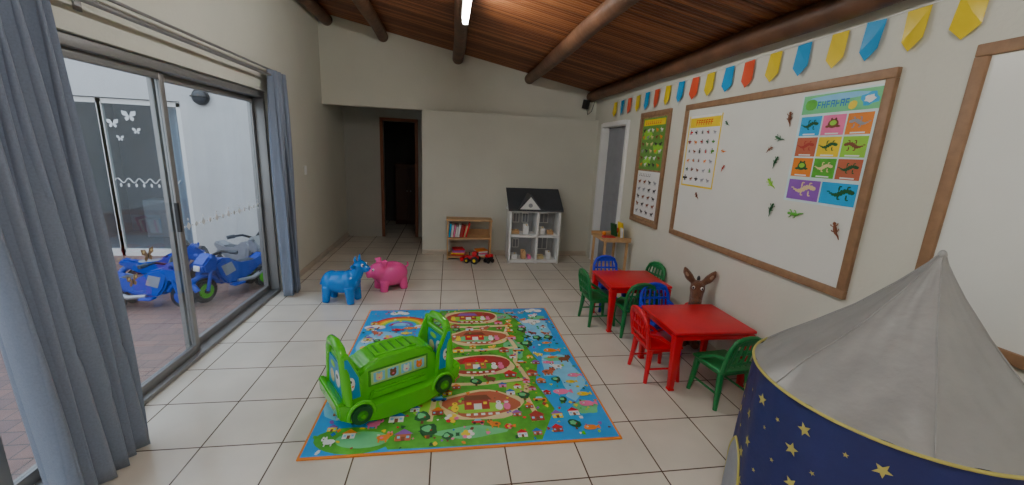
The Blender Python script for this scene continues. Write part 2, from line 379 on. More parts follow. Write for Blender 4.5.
def bike(loc, rz, frame=blueT, hub=blueT, scale=1, seat=greyK):
    b = B('ride_on_motorbike_toy')
    def wheel(c, r, w=.07, h=hub):
        c = Vector(c)
        b.cyl(c+Vector((0, -w/2, 0)), c+Vector((0, w/2, 0)), r, black, seg=28, bev=.018)
        b.cyl(c+Vector((0, -w/2-.006, 0)), c+Vector((0, w/2+.006, 0)), r*.62, h, seg=22, bev=.006)
        b.cyl(c+Vector((0, -w/2-.014, 0)), c+Vector((0, w/2+.014, 0)), r*.22, black)
    wheel((.30, 0, .12), .12); wheel((-.28, -.09, .11), .11, .055); wheel((-.28, .09, .11), .11, .055)
    b.prism([(-.40, .30), (-.30, .27), (-.20, .16), (-.05, .12), (.10, .13), (.17, .22), (.22, .36), (.14, .41), (.02, .38), (-.06, .30), (-.20, .29), (-.36, .36)], 'y', -.06, .06, frame, bev=.018)
    b.box((-.14, 0, .30), (.22, .11, .035), seat, rot=(0, 0, 0), bev=.014)
    b.prism([(.20, .30), (.32, .30), (.34, .38), (.24, .48), (.18, .44)], 'y', -.075, .075, frame, bev=.016)
    b.box((.345, 0, .35), (.012, .07, .05), white, rot=(0, -.2, 0), bev=.004)
    for s_ in (-1, 1):
        b.tube([(.30, s_*.05, .12), (.26, s_*.055, .28), (.21, s_*.05, .42)], .016, frame)
        b.tube([(.20, s_*.02, .45), (.16, s_*.10, .49), (.12, s_*.19, .485)], .013, black)
        b.cyl((.13, s_*.165, .486), (.11, s_*.23, .48), .02, seat)
        b.box((.02, s_*.09, .12), (.12, .08, .02), frame, bev=.006)
        b.tube([(.0, s_*.075, .14), (-.15, s_*.10, .13), (-.33, s_*.10, .20)], [.018, .022, .026], silvP)
        b.prism([(.0, .25), (.11, .22), (.15, .33), (.04, .35)], 'y', s_*.060, s_*.064, silvP)
        b.ell((.27, s_*.085, .45), (.012, .03, .02), frame)
    b.tube([(.30+.145*math.cos(a), 0, .12+.145*math.sin(a)) for a in [math.radians(d) for d in range(20, 161, 20)]], .026, frame)
    b.tube([(-.28+.13*math.cos(a), 0, .14+.13*math.sin(a)) for a in [math.radians(d) for d in range(60, 181, 20)]], .03, frame)
    return b.done(loc, rz, scale=scale)
bike((-2.84, 4.15, -.05), -.10, scale=.98)
bike((-2.32, 4.55, -.05), math.radians(246), hub=lime, scale=1.05)
bike((-3.05, 4.75, -.05), .35, frame=blueT, seat=greyP)
bike((-2.50, 5.20, -.05), -.5, frame=silvP, hub=greyP, scale=1.1)

# ------------------------------------------------------------------ play mat
b = B('play_mat')
MX0, MX1, MY0, MY1 = -.76, 1.01, 1.88, 3.85
b.box(((MX0+MX1)/2, (MY0+MY1)/2, .005), (MX1-MX0, MY1-MY0, .010), orange, bev=.003)
W = MX1-MX0; H = MY1-MY0; lay = [.0104]
def flat(pts, m, dz=.00002):
    lay[0] += dz
    t = bmesh.new(); q = []
    for u, v in pts: q.append((MX0+min(max(u, .014), W-.014), MY0+min(max(v, .014), H-.014)))
    vs = [t.verts.new((x, y, lay[0])) for x, y in q]
    f = t.faces.new(vs); f.normal_update()
    if f.normal.z < 0: f.normal_flip()
    i = b.mi(m); f.material_index = i
    bmesh.ops.triangulate(t, faces=t.faces)
    me = bpy.data.meshes.new('t'); t.to_mesh(me); t.free(); b.bm.from_mesh(me); bpy.data.meshes.remove(me)
def blob(u, v, ru, rv, m, j=.12, n=20): flat(blobpts(u, v, ru, rv, n, j), m)
def rect(u0, u1, v0, v1, m): flat([(u0, v0), (u1, v0), (u1, v1), (u0, v1)], m)
rect(0, W, 0, H, skyb)
lb = M('pale_blue', (.22, .60, .86), .45); dbl = M('deep_blue', (.01, .16, .55), .5); teal = M('teal_print', (.02, .45, .50), .5)
for (u, v, ru, rv) in ((.25, 1.2, .2, .3), (.22, .5, .2, .25), (1.6, .7, .14, .3), (1.55, 1.5, .15, .25)): blob(u, v, ru, rv, lb)
for (u, v, ru, rv) in ((.12, .85, .1, .1), (1.62, 1.1, .12, .12), (1.45, .25, .2, .06), (.35, .62, .1, .06), (1.5, 1.75, .16, .08), (1.5, .55, .08, .14)): blob(u, v, ru, rv, cyan)
flat([(.45, .03), (.9, .02), (1.3, .03), (1.44, .3), (1.38, .6), (1.46, .9), (1.4, 1.2), (1.48, 1.5), (1.37, 1.8), (1.1, 1.94), (.7, 1.92), (.55, 1.7), (.58, 1.4), (.46, 1.2), (.48, .9), (.40, .7), (.46, .45), (.34, .2)], grass)
blob(.25, .12, .22, .1, grass)
for (u, v, ru, rv) in ((.7, 1.6, .11, .12), (1.3, 1.1, .08, .16), (.6, .95, .09, .13), (.9, .13, .2, .05), (1.25, 1.75, .12, .07), (.64, .4, .09, .12), (.3, .12, .16, .06), (1.25, .55, .1, .07), (.25, 1.0, .12, .05), (1.65, .3, .08, .07),
                       (1.62, 1.72, .08, .05), (.12, 1.12, .07, .05), (.28, .55, .1, .04), (1.6, .92, .08, .04)): blob(u, v, ru, rv, random.choice([lgreen, mint]))
def path(pts, w, m):
    for k in range(len(pts)-1):
        a = Vector(pts[k]); c = Vector(pts[k+1]); d = (c-a).normalized(); n = Vector((-d.y, d.x))*w
        a2 = a-d*w*.5; c2 = c+d*w*.5
        flat([tuple(a2+n), tuple(c2+n), tuple(c2-n), tuple(a2-n)], m)
roads = [[(.66, .25), (.68, .45), (.69, .68), (.66, .9), (.71, 1.08), (.69, 1.3), (.73, 1.55), (.70, 1.8)], [(1.32, .2), (1.28, .45), (1.33, .65), (1.28, .9), (1.32, 1.12), (1.27, 1.4), (1.33, 1.6)],
         [(.68, .62), (1.0, .61), (1.32, .65)], [(.70, 1.1), (1.0, 1.09), (1.3, 1.12)], [(.72, 1.54), (1.0, 1.53), (1.32, 1.55)]]
for p_ in roads: path(p_, .017, cream)
for i, (u, v) in enumerate(((.98, .38), (1.0, .86), (1.02, 1.32), (.98, 1.74))):
    blob(u, v, .27, .155, cream, .06, 28); blob(u, v+.005, .24, .13, [barn, maroon, barn, maroon][i], .08, 24)
    blob(u-.02, v-.03, .18, .055, [lgreen, grass, mint, lgreen][i], .12)
    rect(u-.11, u+.05, v-.05, v+.045, [maroon, barn, red, maroon][i]); flat([(u-.13, v+.045), (u+.07, v+.045), (u+.04, v+.10), (u-.10, v+.10)], [brown, red, brown, purple][i])
    rect(u-.05, u, v-.05, v+.01, white); rect(u-.095, u-.065, v-.0, v+.025, yellow); rect(u+.012, u+.035, v-.0, v+.025, yellow)
    for q, c in ((.11, white), (.16, pink), (-.17, yellow)): blob(u+q, v-.03, .024, .035, c, .05, 10); blob(u+q, v+.015, .018, .018, c, .05, 8); blob(u+q, v+.02, .006, .004, black, 0, 6)
    for k in range(5): rect(u-.1+k*.045, u-.075+k*.045, v-.108, v-.088, white)
for r, m in ((.26, red), (.23, orange), (.20, yellow), (.17, lgreen), (.14, cyan), (.11, purple), (.08, lb)):
    flat([(.34+r*math.cos(a), 1.58+r*.8*math.sin(a)) for a in [math.pi*i/16 for i in range(17)]], m)
for (u, v) in ((.12, 1.56), (.55, 1.56), (.3, 1.86), (.14, 1.3), (.35, 1.05), (1.62, 1.88), (.2, .34), (1.55, 1.62)):
    for k in range(3): blob(u-.05+k*.05, v+(.02 if k == 1 else 0), .04, .035, white, .05, 12)
base = lay[0]
pal = [red, yellow, pink, white, orange, purple, dgreen, lime, dgreen, maroon, dbl, lgreen, brown, grass]
for k in range(620):
    u = random.uniform(.03, W-.03); v = random.uniform(.03, H-.03)
    if abs(u-1) < .25 and .2 < v < 1.9 and random.random() < .5: continue
    s_ = random.uniform(.005, .014); m = random.choice(pal)
    lay[0] = base+(k % 40)*.00002
    blob(u, v, s_, s_*random.uniform(.7, 1.4), m, .3, 8)
base += .0009
def house(u, v, s_, c1, c2):
    rect(u-s_, u+s_, v, v+s_*1.3, c1); flat([(u-s_*1.3, v+s_*1.3), (u+s_*1.3, v+s_*1.3), (u, v+s_*2.4)], c2); rect(u-s_*.25, u+s_*.25, v, v+s_*.8, brown); rect(u+s_*.4, u+s_*.8, v+s_*.5, v+s_*.95, lb); rect(u-s_*.8, u-s_*.4, v+s_*.5, v+s_*.95, lb)
def tree(u, v, s_):
    rect(u-s_*.2, u+s_*.2, v-s_, v, brown); blob(u, v+s_*.6, s_*1.1, s_*1.1, dgreen, .15, 12); blob(u-s_*.2, v+s_*.8, s_*.6, s_*.6, mint, .15, 10); blob(u+s_*.3, v+s_*.5, s_*.15, s_*.15, red, 0, 6)
def critter(u, v, s_, c, c2=None):
    g = random.choice([-1, 1]); blob(u, v, s_*1.2, s_*.8, c, .05, 12); blob(u+g*s_*1.1, v+s_*.8, s_*.65, s_*.6, c, .05, 10)
    blob(u+g*s_*.8, v+s_*1.4, s_*.22, s_*.3, c2 or c, 0, 6); blob(u+g*s_*1.4, v+s_*1.4, s_*.22, s_*.3, c2 or c, 0, 6)
    for q in (-.7, .6): rect(u+q*s_-s_*.15, u+q*s_+s_*.15, v-s_*1.3, v-s_*.5, c)
    blob(u+g*s_*1.25, v+s_*.85, s_*.15, s_*.15, black, 0, 6); blob(u-g*s_*.3, v, s_*.35, s_*.3, c2 or c, .1, 8)
def car(u, v, s_, c):
    rect(u-s_*1.4, u+s_*1.4, v, v+s_*.7, c); flat([(u-s_*.9, v+s_*.7), (u+s_*.8, v+s_*.7), (u+s_*.5, v+s_*1.3), (u-s_*.6, v+s_*1.3)], lb)
    blob(u-s_*.8, v, s_*.35, s_*.35, black, 0, 8); blob(u+s_*.8, v, s_*.35, s_*.35, black, 0, 8)
def fish(u, v, s_, m):
    blob(u, v, s_*1.2, s_*.7, m, .05); flat([(u+s_*.9, v), (u+s_*1.8, v+s_*.6), (u+s_*1.8, v-s_*.6)], m); blob(u-s_*.5, v+s_*.15, s_*.2, s_*.2, white, 0, 8); blob(u-s_*.55, v+s_*.15, s_*.1, s_*.1, black, 0, 6)
placed = []
def ok(u, v, d):
    if any((u-a)**2+(v-c)**2 < (d+e)**2 for a, c, e in placed): return False
    if any(((u-a)/.27)**2+((v-c)/.17)**2 < 1 for a, c in ((.98, .38), (1.0, .86), (1.02, 1.32), (.98, 1.74))): return False
    if abs(u-.34) < .24 and 1.55 < v < 1.85: return False
    placed.append((u, v, d)); return True
for k in range(2500):
    u = random.uniform(.08, W-.09); v = random.uniform(.08, H-.13)
    s_ = random.uniform(.026, .048)
    if not ok(u, v, s_*1.3): continue
    lay[0] = base
    sea = u > 1.45 or (u < .45 and v > .3)
    w_ = random.random()
    if sea and w_ < .4: fish(u, v, s_, random.choice([yellow, orange, pink, red, purple]))
    elif w_ < .5: house(u, v-s_, s_*.9, random.choice([barn, white, pink, yellow, maroon]), random.choice([red, maroon, purple, orange, dbl]))
    elif w_ < .72: tree(u, v, s_)
    elif w_ < .78: car(u, v, s_*.8, random.choice([red, yellow, orange, dbl]))
    elif w_ < .84:
        for q in range(6): blob(u+s_*.6*math.cos(q), v+s_*.6*math.sin(q), s_*.35, s_*.35, random.choice([pink, red, white, yellow]), 0, 8)
        blob(u, v, s_*.35, s_*.35, yellow, 0, 8)
    else: critter(u, v, s_*.8, random.choice([white, barn, pink, yellow, brown, orange, greyP]), random.choice([pink, brown, white]))
b.done(sharp=0)

# ------------------------------------------------------------------ ride-on toy
st1 = M('sticker_teal', (.01, .30, .58), .4); st2 = M('sticker_green', (.45, .72, .25), .4)
b = B('ride_on_rocker_toy')
prof = [(-.385, .20), (-.375, .10), (-.30, .045), (-.15, .015), (0, .005), (.15, .015), (.30, .045), (.375, .10), (.385, .20), (.34, .19), (.29, .13), (.15, .115), (-.15, .115), (-.29, .13), (-.34, .19)]
b.prism(prof, 'y', -.18, .18, lime, bev=.014, seg=3)
b.prism([(-.27, .115), (-.2, .11), (.2, .11), (.27, .115), (.25, .29), (.20, .335), (.1, .35), (-.1, .35), (-.20, .335), (-.25, .29)], 'y', -.105, .105, lime, bev=.022, seg=3)
b.prism([(-.19, .12), (.19, .12), (.17, .17), (-.17, .17)], 'y', -.125, .125, lime, bev=.01)
b.box((0, 0, .352), (.26, .13, .012), lime, bev=.005)
for k in range(5): b.box((-.1+k*.05, 0, .359), (.012, .11, .006), limeD, bev=.002)
for sy in (-1, 1):
    b.box((0, sy*.106, .245), (.37, .006, .10), limeD, bev=.002)
    b.box((0, sy*.108, .245), (.345, .006, .08), st2, bev=.002)
    for k in range(4):
        x = -.125+k*.083; c = [cream, brown, white, orange][k]
        b.box((x, sy*.1115, .247), (.066, .002, .058), lb, bev=0)
        b.ell((x, sy*.1125, .243), (.02, .002, .022), c); b.ell((x-.012, sy*.113, .262), (.007, .002, .01), c)
        b.ell((x+.012, sy*.113, .262), (.007, .002, .01), c); b.ell((x, sy*.1145, .24), (.007, .001, .005), pink)
    for sx in (-1, 1):
        b.cyl((sx*.255, sy*.175, .095), (sx*.255, sy*.197, .095), .058, dgreen, seg=28, bev=.006)
        b.cyl((sx*.255, sy*.19, .095), (sx*.255, sy*.204, .095), .03, limeD, seg=18, bev=.004); b.cyl((sx*.255, sy*.2, .095), (sx*.255, sy*.21, .095), .012, lime)
        b.tube([(sx*.255+.072*math.cos(a), sy*.183, .095+.072*math.sin(a)) for a in [math.radians(d) for d in range(-10, 191, 20)]], .011, lime)
for sx in (-1, 1):
    def E(y, z): return (sx*(.315+(z-.15)*.02), y, z)
    arch = [(-.15, .14), (-.145, .22), (-.13, .32), (-.11, .41), (-.08, .455), (0, .468), (.08, .455), (.11, .41), (.13, .32), (.145, .22), (.15, .14)]
    b.tube([E(y, z) for y, z in arch], [.026]*11, lime, seg=12)
    b.tube([(sx*.31, -.125, .385), (sx*.31, .125, .385)], .016, lime)
    b.prism([(-.14, .15), (.14, .15), (.115, .38), (-.115, .38)], 'x', sx*.305, sx*.325, lime)
    for o_ in (.332, ):
        b.prism([(-.125, .17), (.125, .17), (.105, .37), (-.105, .37)], 'x', sx*.325, sx*o_, st1)
    b.prism([(-.115, .18), (.115, .18), (.098, .36), (-.098, .36)], 'x', sx*.299, sx*.305, st1)
    for fx in (.333, .298):
        b.ell((sx*fx, -.045, .27), (.002, .04, .05), white); b.ell((sx*fx, .05, .25), (.002, .035, .04), cream); b.ell((sx*(fx+(.002 if fx > .32 else -.002)), -.045, .285), (.002, .014, .014), black); b.ell((sx*fx, .03, .33), (.002, .04, .018), lgreen)
    for sy in (-1, 1):
        b.prism([(sx*.225, .13), (sx*.33, .15), (sx*.33, .44), (sx*.30, .45), (sx*.24, .30)], 'y', sy*.112, sy*.142, lime, bev=.006)
        b.prism([(sx*.245, .18), (sx*.322, .18), (sx*.322, .42), (sx*.305, .42), (sx*.252, .30)], 'y', sy*.1425, sy*.1445, st1)
        b.ell((sx*.292, sy*.1445, .27), (.02, .002, .04), white); b.ell((sx*.296, sy*.146, .285), (.008, .0015, .010), black); b.ell((sx*.285, sy*.146, .255), (.006, .0015, .006), orange)
b.done((-.345, 2.375, .015), math.radians(31), scale=1.03)

# ------------------------------------------------------------------ inflatable hoppers
def remesh_obj(b, voxel, loc, rz, scale=1):
    o = b.done(loc, rz, sharp=0, scale=scale)
    m = o.modifiers.new('r', 'REMESH'); m.mode = 'VOXEL'; m.voxel_size = voxel; m.use_smooth_shade = True
    s_ = o.modifiers.new('s', 'SMOOTH'); s_.factor = .6; s_.iterations = 6
    return o
def child(b, p): return b.done(parent=p)

b = B('cow_hopper_toy')
b.ell((0, 0, .22), (.19, .125, .125), cowB, seg=32)
b.ell((.10, 0, .24), (.11, .115, .125), cowB); b.ell((-.12, 0, .22), (.10, .12, .12), cowB)
for x in (-.13, .12):
    for y in (-.075, .075): b.cyl((x, y, .18), (x*1.15, y*1.15, .001), .055, cowB, r2=.038); 
b.tube([(.13, 0, .27), (.18, 0, .34), (.205, 0, .41)], [.085, .07, .065], cowB)
b.ell((.215, 0, .42), (.075, .068, .065), cowB); b.ell((.275, 0, .395), (.052, .05, .044), cowB)
for sy in (-1, 1):
    b.ell((.18, sy*.095, .43), (.02, .045, .024), cowB, rot=(sy*.3, 0, 0))
    b.tube([(.195, sy*.035, .46), (.185, sy*.055, .505), (.195, sy*.05, .545)], [.02, .016, .008], cowB)
b.tube([(-.18, 0, .25), (-.225, 0, .24), (-.245, 0, .17)], [.018, .014, .018], cowB)
cow = remesh_obj(b, .007, (-1.085, 4.14, 0), -.25, .93)
b = B('face')
for sy in (-1, 1): b.ell((.265, sy*.045, .44), (.014, .012, .018), white); b.ell((.274, sy*.051, .44), (.008, .007, .01), black); b.ell((.325, sy*.02, .395), (.005, .009, .009), blueC)
child(b, cow)

b = B('pig_hopper_toy')
b.ell((-.01, 0, .175), (.19, .145, .14), pigP, seg=32)
for x in (-.11, .10):
    for y in (-.075, .075): b.cyl((x, y, .12), (x*1.15, y*1.15, .001), .055, pigP, r2=.042)
b.ell((.14, 0, .225), (.105, .105, .098), pigP); b.cyl((.20, 0, .215), (.272, 0, .21), .050, pigP, r2=.046)
for sy in (-1, 1): b.tube([(.11, sy*.05, .29), (.10, sy*.078, .345), (.145, sy*.09, .35)], [.04, .034, .010], pigP)
b.tube([(-.18, 0, .22), (-.215, .01, .25), (-.22, -.015, .27), (-.205, 0, .285)], [.014, .012, .011, .010], pigP)
pig = remesh_obj(b, .007, (-.655, 4.52, 0), math.radians(212))
b = B('face')
for sy in (-1, 1): b.ell((.218, sy*.052, .262), (.012, .012, .015), white); b.ell((.227, sy*.055, .262), (.007, .006, .008), black); b.ell((.271, sy*.017, .212), (.004, .008, .012), maroon)
child(b, pig)

# ------------------------------------------------------------------ kids tables and chairs
def kids_table(cx, cy, sx, sy, h=.45, rz=0):
    b = B('kids_table')
    b.box((0, 0, h-.012), (sx, sy, .024), red, bev=.010, seg=3)
    b.box((0, 0, h-.003), (sx-.05, sy-.05, .008), red, bev=.003)
    b.box((0, 0, h-.045), (sx-.04, sy-.04, .05), red, bev=.01)
    for i in (-1, 1):
        for j in (-1, 1):
            x = i*(sx/2-.045); y = j*(sy/2-.045)
            b.box((x+i*.01, y+j*.01, (h-.03)/2), (.036, .036, h-.03), red, bev=.006, top=1.7)
            b.box((x+i*.01, y+j*.01, .008), (.044, .044, .016), red, bev=.004)
    return b.done((cx, cy, 0), rz)
kids_table(1.84, 2.56, .62, .52); kids_table(1.75, 3.50, .60, .52)

def kids_chair(cx, cy, face, mat):
    b = B('kids_chair'); sh = .27
    b.box((0, 0, sh), (.27, .28, .022), mat, bev=.010, seg=3)
    b.box((0, 0, sh-.02), (.24, .25, .03), mat, bev=.008)
    for i in (-1, 1):
        for j in (-1, 1):
            b.tube([(i*.105, j*.11, sh-.01), (i*.115, j*.12, .13), (i*.128, j*.133, 0.0)], [.023, .019, .014], mat, seg=8)
        b.tube([(-.11, i*.115, .10), (.11, i*.115, .10)], .008, mat, seg=6)
    arch = [(-.13, -.125, sh), (-.145, -.13, .36), (-.16, -.125, .44), (-.170, -.10, .495), (-.176, -.05, .52), (-.178, 0, .527), (-.176, .05, .52), (-.170, .10, .495), (-.16, .125, .44), (-.145, .13, .36), (-.13, .125, sh)]
    b.tube(arch, .015, mat, seg=10)
    def bar(z, w, th=.03):
        x = -.13-(z-sh)*.19
        b.box((x, 0, z), (.012, w, th), mat, rot=(0, -.19, 0), bev=.004)
    bar(.33, .25, .02); bar(.495, .2, .045); bar(.405, .25, .02)
    for k in range(5):
        y = -.09+k*.045
        b.tube([(-.135, y, .31), (-.158, y*1.0, .41), (-.172, y*.9, .49)], .009, mat, seg=6)
    for j in (-1, 1):
        b.tube([(-.15, j*.13, .38), (-.06, j*.14, .36), (.04, j*.135, .30), (.07, j*.125, sh)], [.012, .013, .013, .012], mat, seg=8)
    return b.done((cx, cy, 0), face)
kids_chair(1.55, 2.56, 0, red)
kids_chair(1.79, 2.93, -math.pi/2, blueC)
kids_chair(1.86, 2.23, math.pi/2+.12, green)
kids_chair(1.45, 3.52, 0.05, green)
kids_chair(1.70, 3.86, -math.pi/2, blueC)
kids_chair(2.00, 3.72, math.pi+.25, green)
kids_chair(1.68, 3.27, math.pi/2, green)

b = B('donkey_plush_toy')
b.ell((0, 0, .2), (.08, .085, .19), fur); b.tube([(0, 0, .32), (0, 0, .45), (-.01, 0, .55)], [.072, .055, .06], fur)
b.ell((-.02, 0, .58), (.065, .065, .08), fur)
b.tube([(-.04, 0, .57), (-.08, 0, .49)], [.052, .046], fur)
for sy in (-1, 1):
    b.tube([(.0, sy*.04, .63), (.0, sy*.08, .675), (.0, sy*.115, .725), (.0, sy*.13, .765)], [.024, .038, .030, .008], fur)
    b.tube([(-.02, sy*.075, .33), (-.07, sy*.08, .22), (-.08, sy*.07, .14)], [.035, .03, .032], fur)
    b.tube([(-.03, sy*.05, .05), (-.07, sy*.055, .045)], [.045, .04], fur)
dk = remesh_obj(b, .009, (2.095, 2.955, .0), math.radians(58), .93)
b = B('details')
b.ell((-.10, 0, .478), (.030, .046, .036), fur)
for sy in (-1, 1): b.ell((-.072, sy*.035, .60), (.01, .013, .016), white); b.ell((-.08, sy*.037, .60), (.006, .008, .01), black); b.ell((-.13, sy*.018, .485), (.005, .008, .006), black); b.ell((-.028, sy*.098, .70), (.006, .012, .03), furL, rot=(-sy*.6, 0, 0))
for k in range(6): b.ell((.03, 0, .66-k*.045), (.03, .015, .03), black)
b.tube([(-.068*math.cos(a), .072*math.sin(a), .40) for a in [2*math.pi*i/16 for i in range(16)]], .016, red, closed=True)
b.ell((-.065, 0, .25), (.03, .055, .09), red)
child(b, dk)

# ------------------------------------------------------------------ side stand near door
b = B('wooden_stand')
b.box((2.0, 4.66, .60), (.34, .46, .022), pine, bev=.004)
b.bx(1.83, 2.17, 4.43, 4.445, .61, .645, pine); b.bx(1.83, 2.17, 4.875, 4.89, .61, .645, pine)
for x in (1.86, 2.14):
    for y in (4.47, 4.85): b.box((x, y, .295), (.028, .028, .59), pine, bev=.003)
b.box((2.0, 4.66, .2), (.30, .40, .018), pine, bev=.003)
b.done()
b = B('picture_books')
b.box((2.10, 4.60, .712), (.015, .14, .195), yellow, rot=(0, -.15, 0)); b.box((2.07, 4.74, .692), (.02, .11, .155), dgreen, rot=(0, -.15, .2)); b.box((2.08, 4.52, .682), (.02, .08, .135), white, rot=(0, -.1, -.2))
b.box((1.95, 4.6, .622), (.14, .10, .018), red); b.ell((1.95, 4.75, .638), (.028, .028, .026), orange); b.ell((2.062, 4.60, .71), (.004, .03, .035), maroon)
b.done()

# ------------------------------------------------------------------ bookcase
b = B('bookcase')
x0, x1, y0, y1 = -.03, .62, 5.74, 6.0
b.bx(x0, x0+.02, y0, y1, 0, .58, pine, bev=.002); b.bx(x1-.02, x1, y0, y1, 0, .58, pine, bev=.002)
b.bx(x0-.01, x1+.01, y0-.01, y1, .58, .60, pine, bev=.002)
b.bx(x0+.02, x1-.02, y0, y1, .31, .33, pine); b.bx(x0+.02, x1-.02, y0, y1, .03, .05, pine)
b.bx(x0+.02, x1-.02, y1-.008, y1, .33, .42, pine)
b.done()
b = B('books')
x = .0
cols = [red, white, cyan, yellow, orange, dgreen, pink, greyP, cream, purple, maroon, white]
for k in range(9):
    w = random.uniform(.012, .03); h = random.uniform(.15, .21); b.box((x+w/2+.002+.02*k*.3, 5.86, .332+h/2), (w, .17, h), random.choice(cols), rot=(0, .10+.02*k, 0)); x += w+.004
for k in range(5): b.box((.14, 5.86, .055+k*.02+.008), (.2-.01*k, .17, .016), cols[(k*3) % 12], rot=(0, 0, .1*k-.2))
for k in range(4): b.box((.48, 5.86, .055+k*.022+.008), (.16, .15, .018), cols[(k*5+1) % 12], rot=(0, 0, .12*k))
b.done()
b = B('toy_tractor')
b.box((0, 0, .085), (.20, .08, .05), red, bev=.012); b.box((-.05, 0, .14), (.07, .075, .07), red, bev=.01); b.box((-.05, 0, .145), (.074, .065, .04), black)
b.box((.14, 0, .05), (.05, .11, .06), red, rot=(0, .4, 0), bev=.006)
for x_, r in ((-.06, .055), (.06, .042)):
    for s_ in (-1, 1): b.cyl((x_, s_*.035, r), (x_, s_*.065, r), r, black, seg=18, bev=.005); b.cyl((x_, s_*.06, r), (x_, s_*.07, r), r*.4, yellow)
b.cyl((.04, 0, .1), (.04, 0, .16), .008, black)
b.done((.33, 5.58, 0), 2.7)
b = B('toy_truck')
b.box((0, 0, .07), (.12, .06, .03), black, bev=.006); b.box((.04, 0, .10), (.04, .055, .05), red, bev=.008); b.box((-.02, 0, .105), (.07, .055, .04), red, bev=.004)
for x_ in (-.04, .04):
    for s_ in (-1, 1): b.cyl((x_, s_*.025, .03), (x_, s_*.042, .03), .03, black, seg=14)
b.done((.58, 5.60, 0), .6)

# ------------------------------------------------------------------ dollhouse
b = B('dollhouse')
X0, X1, Y0, Y1 = .86, 1.60, 5.58, 5.92; t_ = .018
def dbx(a, c, d, e, f, g, m=white): b.bx(a, c, d, e, f, g, m, bev=.002)
dbx(X0, X0+t_, Y0, Y1, 0, .78); dbx(X1-t_, X1, Y0, Y1, 0, .78)
for z in (.02, .40): dbx(X0, X1, Y0, Y1, z, z+t_)
dbx(X0-.02, X1+.02, Y0-.02, Y1, .765, .785)
wallpaper = M('dollhouse_back', (.42, .43, .45), .6)
mid = X0+.40
dbx(mid, mid+t_, Y0, Y1, .03, .77)
b.bx(X0, X1, Y1-.01, Y1, .02, .77, wallpaper)
for (xa, xb, za, zb) in ((X0+.09, X0+.19, .55, .70), (X0+.23, X0+.33, .55, .70), (mid+.10, mid+.24, .55, .70), (X0+.1, X0+.2, .16, .30), (mid+.09, mid+.25, .14, .33)):
    b.bx(xa, xb, Y1-.016, Y1-.010, za, zb, white); b.bx(xa+.012, xb-.012, Y1-.018, Y1-.016, za+.012, zb-.012, greyP); b.bx((xa+xb)/2-.004, (xa+xb)/2+.004, Y1-.02, Y1-.018, za, zb, white)
for z in (.02, .40, .765): b.bx(X0, X1, Y0-.012, Y0, z-.01, z+.022, white)
for x in (X0, mid, X1-t_): b.bx(x-.006, x+t_+.006, Y0-.012, Y0, 0, .78, white)
b.prism([(Y0-.04, .775), (Y1, 1.05), (Y1, 1.07), (Y0-.04, .80)], 'x', X0-.03, X1+.03, roofG)
b.prism([(Y0, .785), (Y1, .785), (Y1, 1.055)], 'x', X0, X0+t_, white); b.prism([(Y0, .785), (Y1, .785), (Y1, 1.055)], 'x', X1-t_, X1, white)
b.bx(X0, X1, Y1-.01, Y1, .785, 1.05, white)
xm = X0+.28
b.prism([(xm-.16, .79), (xm+.16, .79), (xm, .98)], 'y', Y0-.035, Y0-.02, white)
b.prism([(xm-.165, .79), (xm, .985), (xm+.165, .79), (xm+.19, .79), (xm, 1.015), (xm-.19, .79)], 'y', Y0-.05, Y0+.24, roofG)
b.cyl((xm, Y0-.037, .86), (xm, Y0-.044, .86), .03, greyP); 
b.done()
b = B('dollhouse_furniture')
for (x, z, w, h, m) in ((X0+.10, .038, .09, .07, white), (X0+.24, .038, .07, .11, pine), (X0+.33, .038, .05, .05, pink), (mid+.10, .038, .1, .05, cream), (mid+.22, .038, .07, .10, white),
                        (X0+.10, .418, .12, .05, pine), (X0+.26, .418, .08, .12, white), (mid+.10, .418, .08, .09, white), (mid+.23, .418, .09, .05, pine)):
    b.box((x, Y0+.13, z+h/2+.001), (w, .09, h), m, bev=.006); b.box((x, Y0+.165, z+h*.8), (w, .015, h*.8), m, bev=.003)
    b.ell((x+.01, Y0+.12, z+h+.012), (.012, .012, .014), cream)
b.done()

b = B('corner_speaker'); b.box((2.02, 6.12, 2.34), (.09, .07, .13), black, rot=(.2, 0, .5), bev=.01); b.box((2.02, 6.165, 2.36), (.02, .06, .02), black)
b.tube([(2.05, 6.16, 2.28), (2.08, 6.18, 2.2), (2.14, 6.19, 2.25), (2.18, 6.19, 2.4)], .004, black, seg=6); b.done()
b = B('light_switch'); b.box((XL+.006, 5.35, 1.25), (.012, .07, .11), white, bev=.003); b.box((XL+.014, 5.35, 1.25), (.006, .02, .035), white, bev=.002); b.done()

# ------------------------------------------------------------------ boards on right wall
def board(name, y0, y1, z0, z1, surf, fw=.05):
    b = B(name)
    b.bx(XR-.012, XR-.001, y0+.02, y1-.02, z0+.02, z1-.02, surf)
    for (a, c, d, e) in ((y0, y1, z1-fw, z1), (y0, y1, z0, z0+fw), (y0, y0+fw, z0+fw, z1-fw), (y1-fw, y1, z0+fw, z1-fw)):
        b.bx(XR-.028, XR-.001, a, c, d, e, cork, bev=.004)
    return b
board('whiteboard', 1.82, 3.68, .87, 2.10, whiteM).done()
board('whiteboard', -.35, 1.52, .87, 2.13, whiteM).done()
corkS = M('cork_surface', (.35, .22, .12), .8, var=.3, scale=60)
board('pin_board', 3.95, 4.60, .85, 2.10, corkS).done()

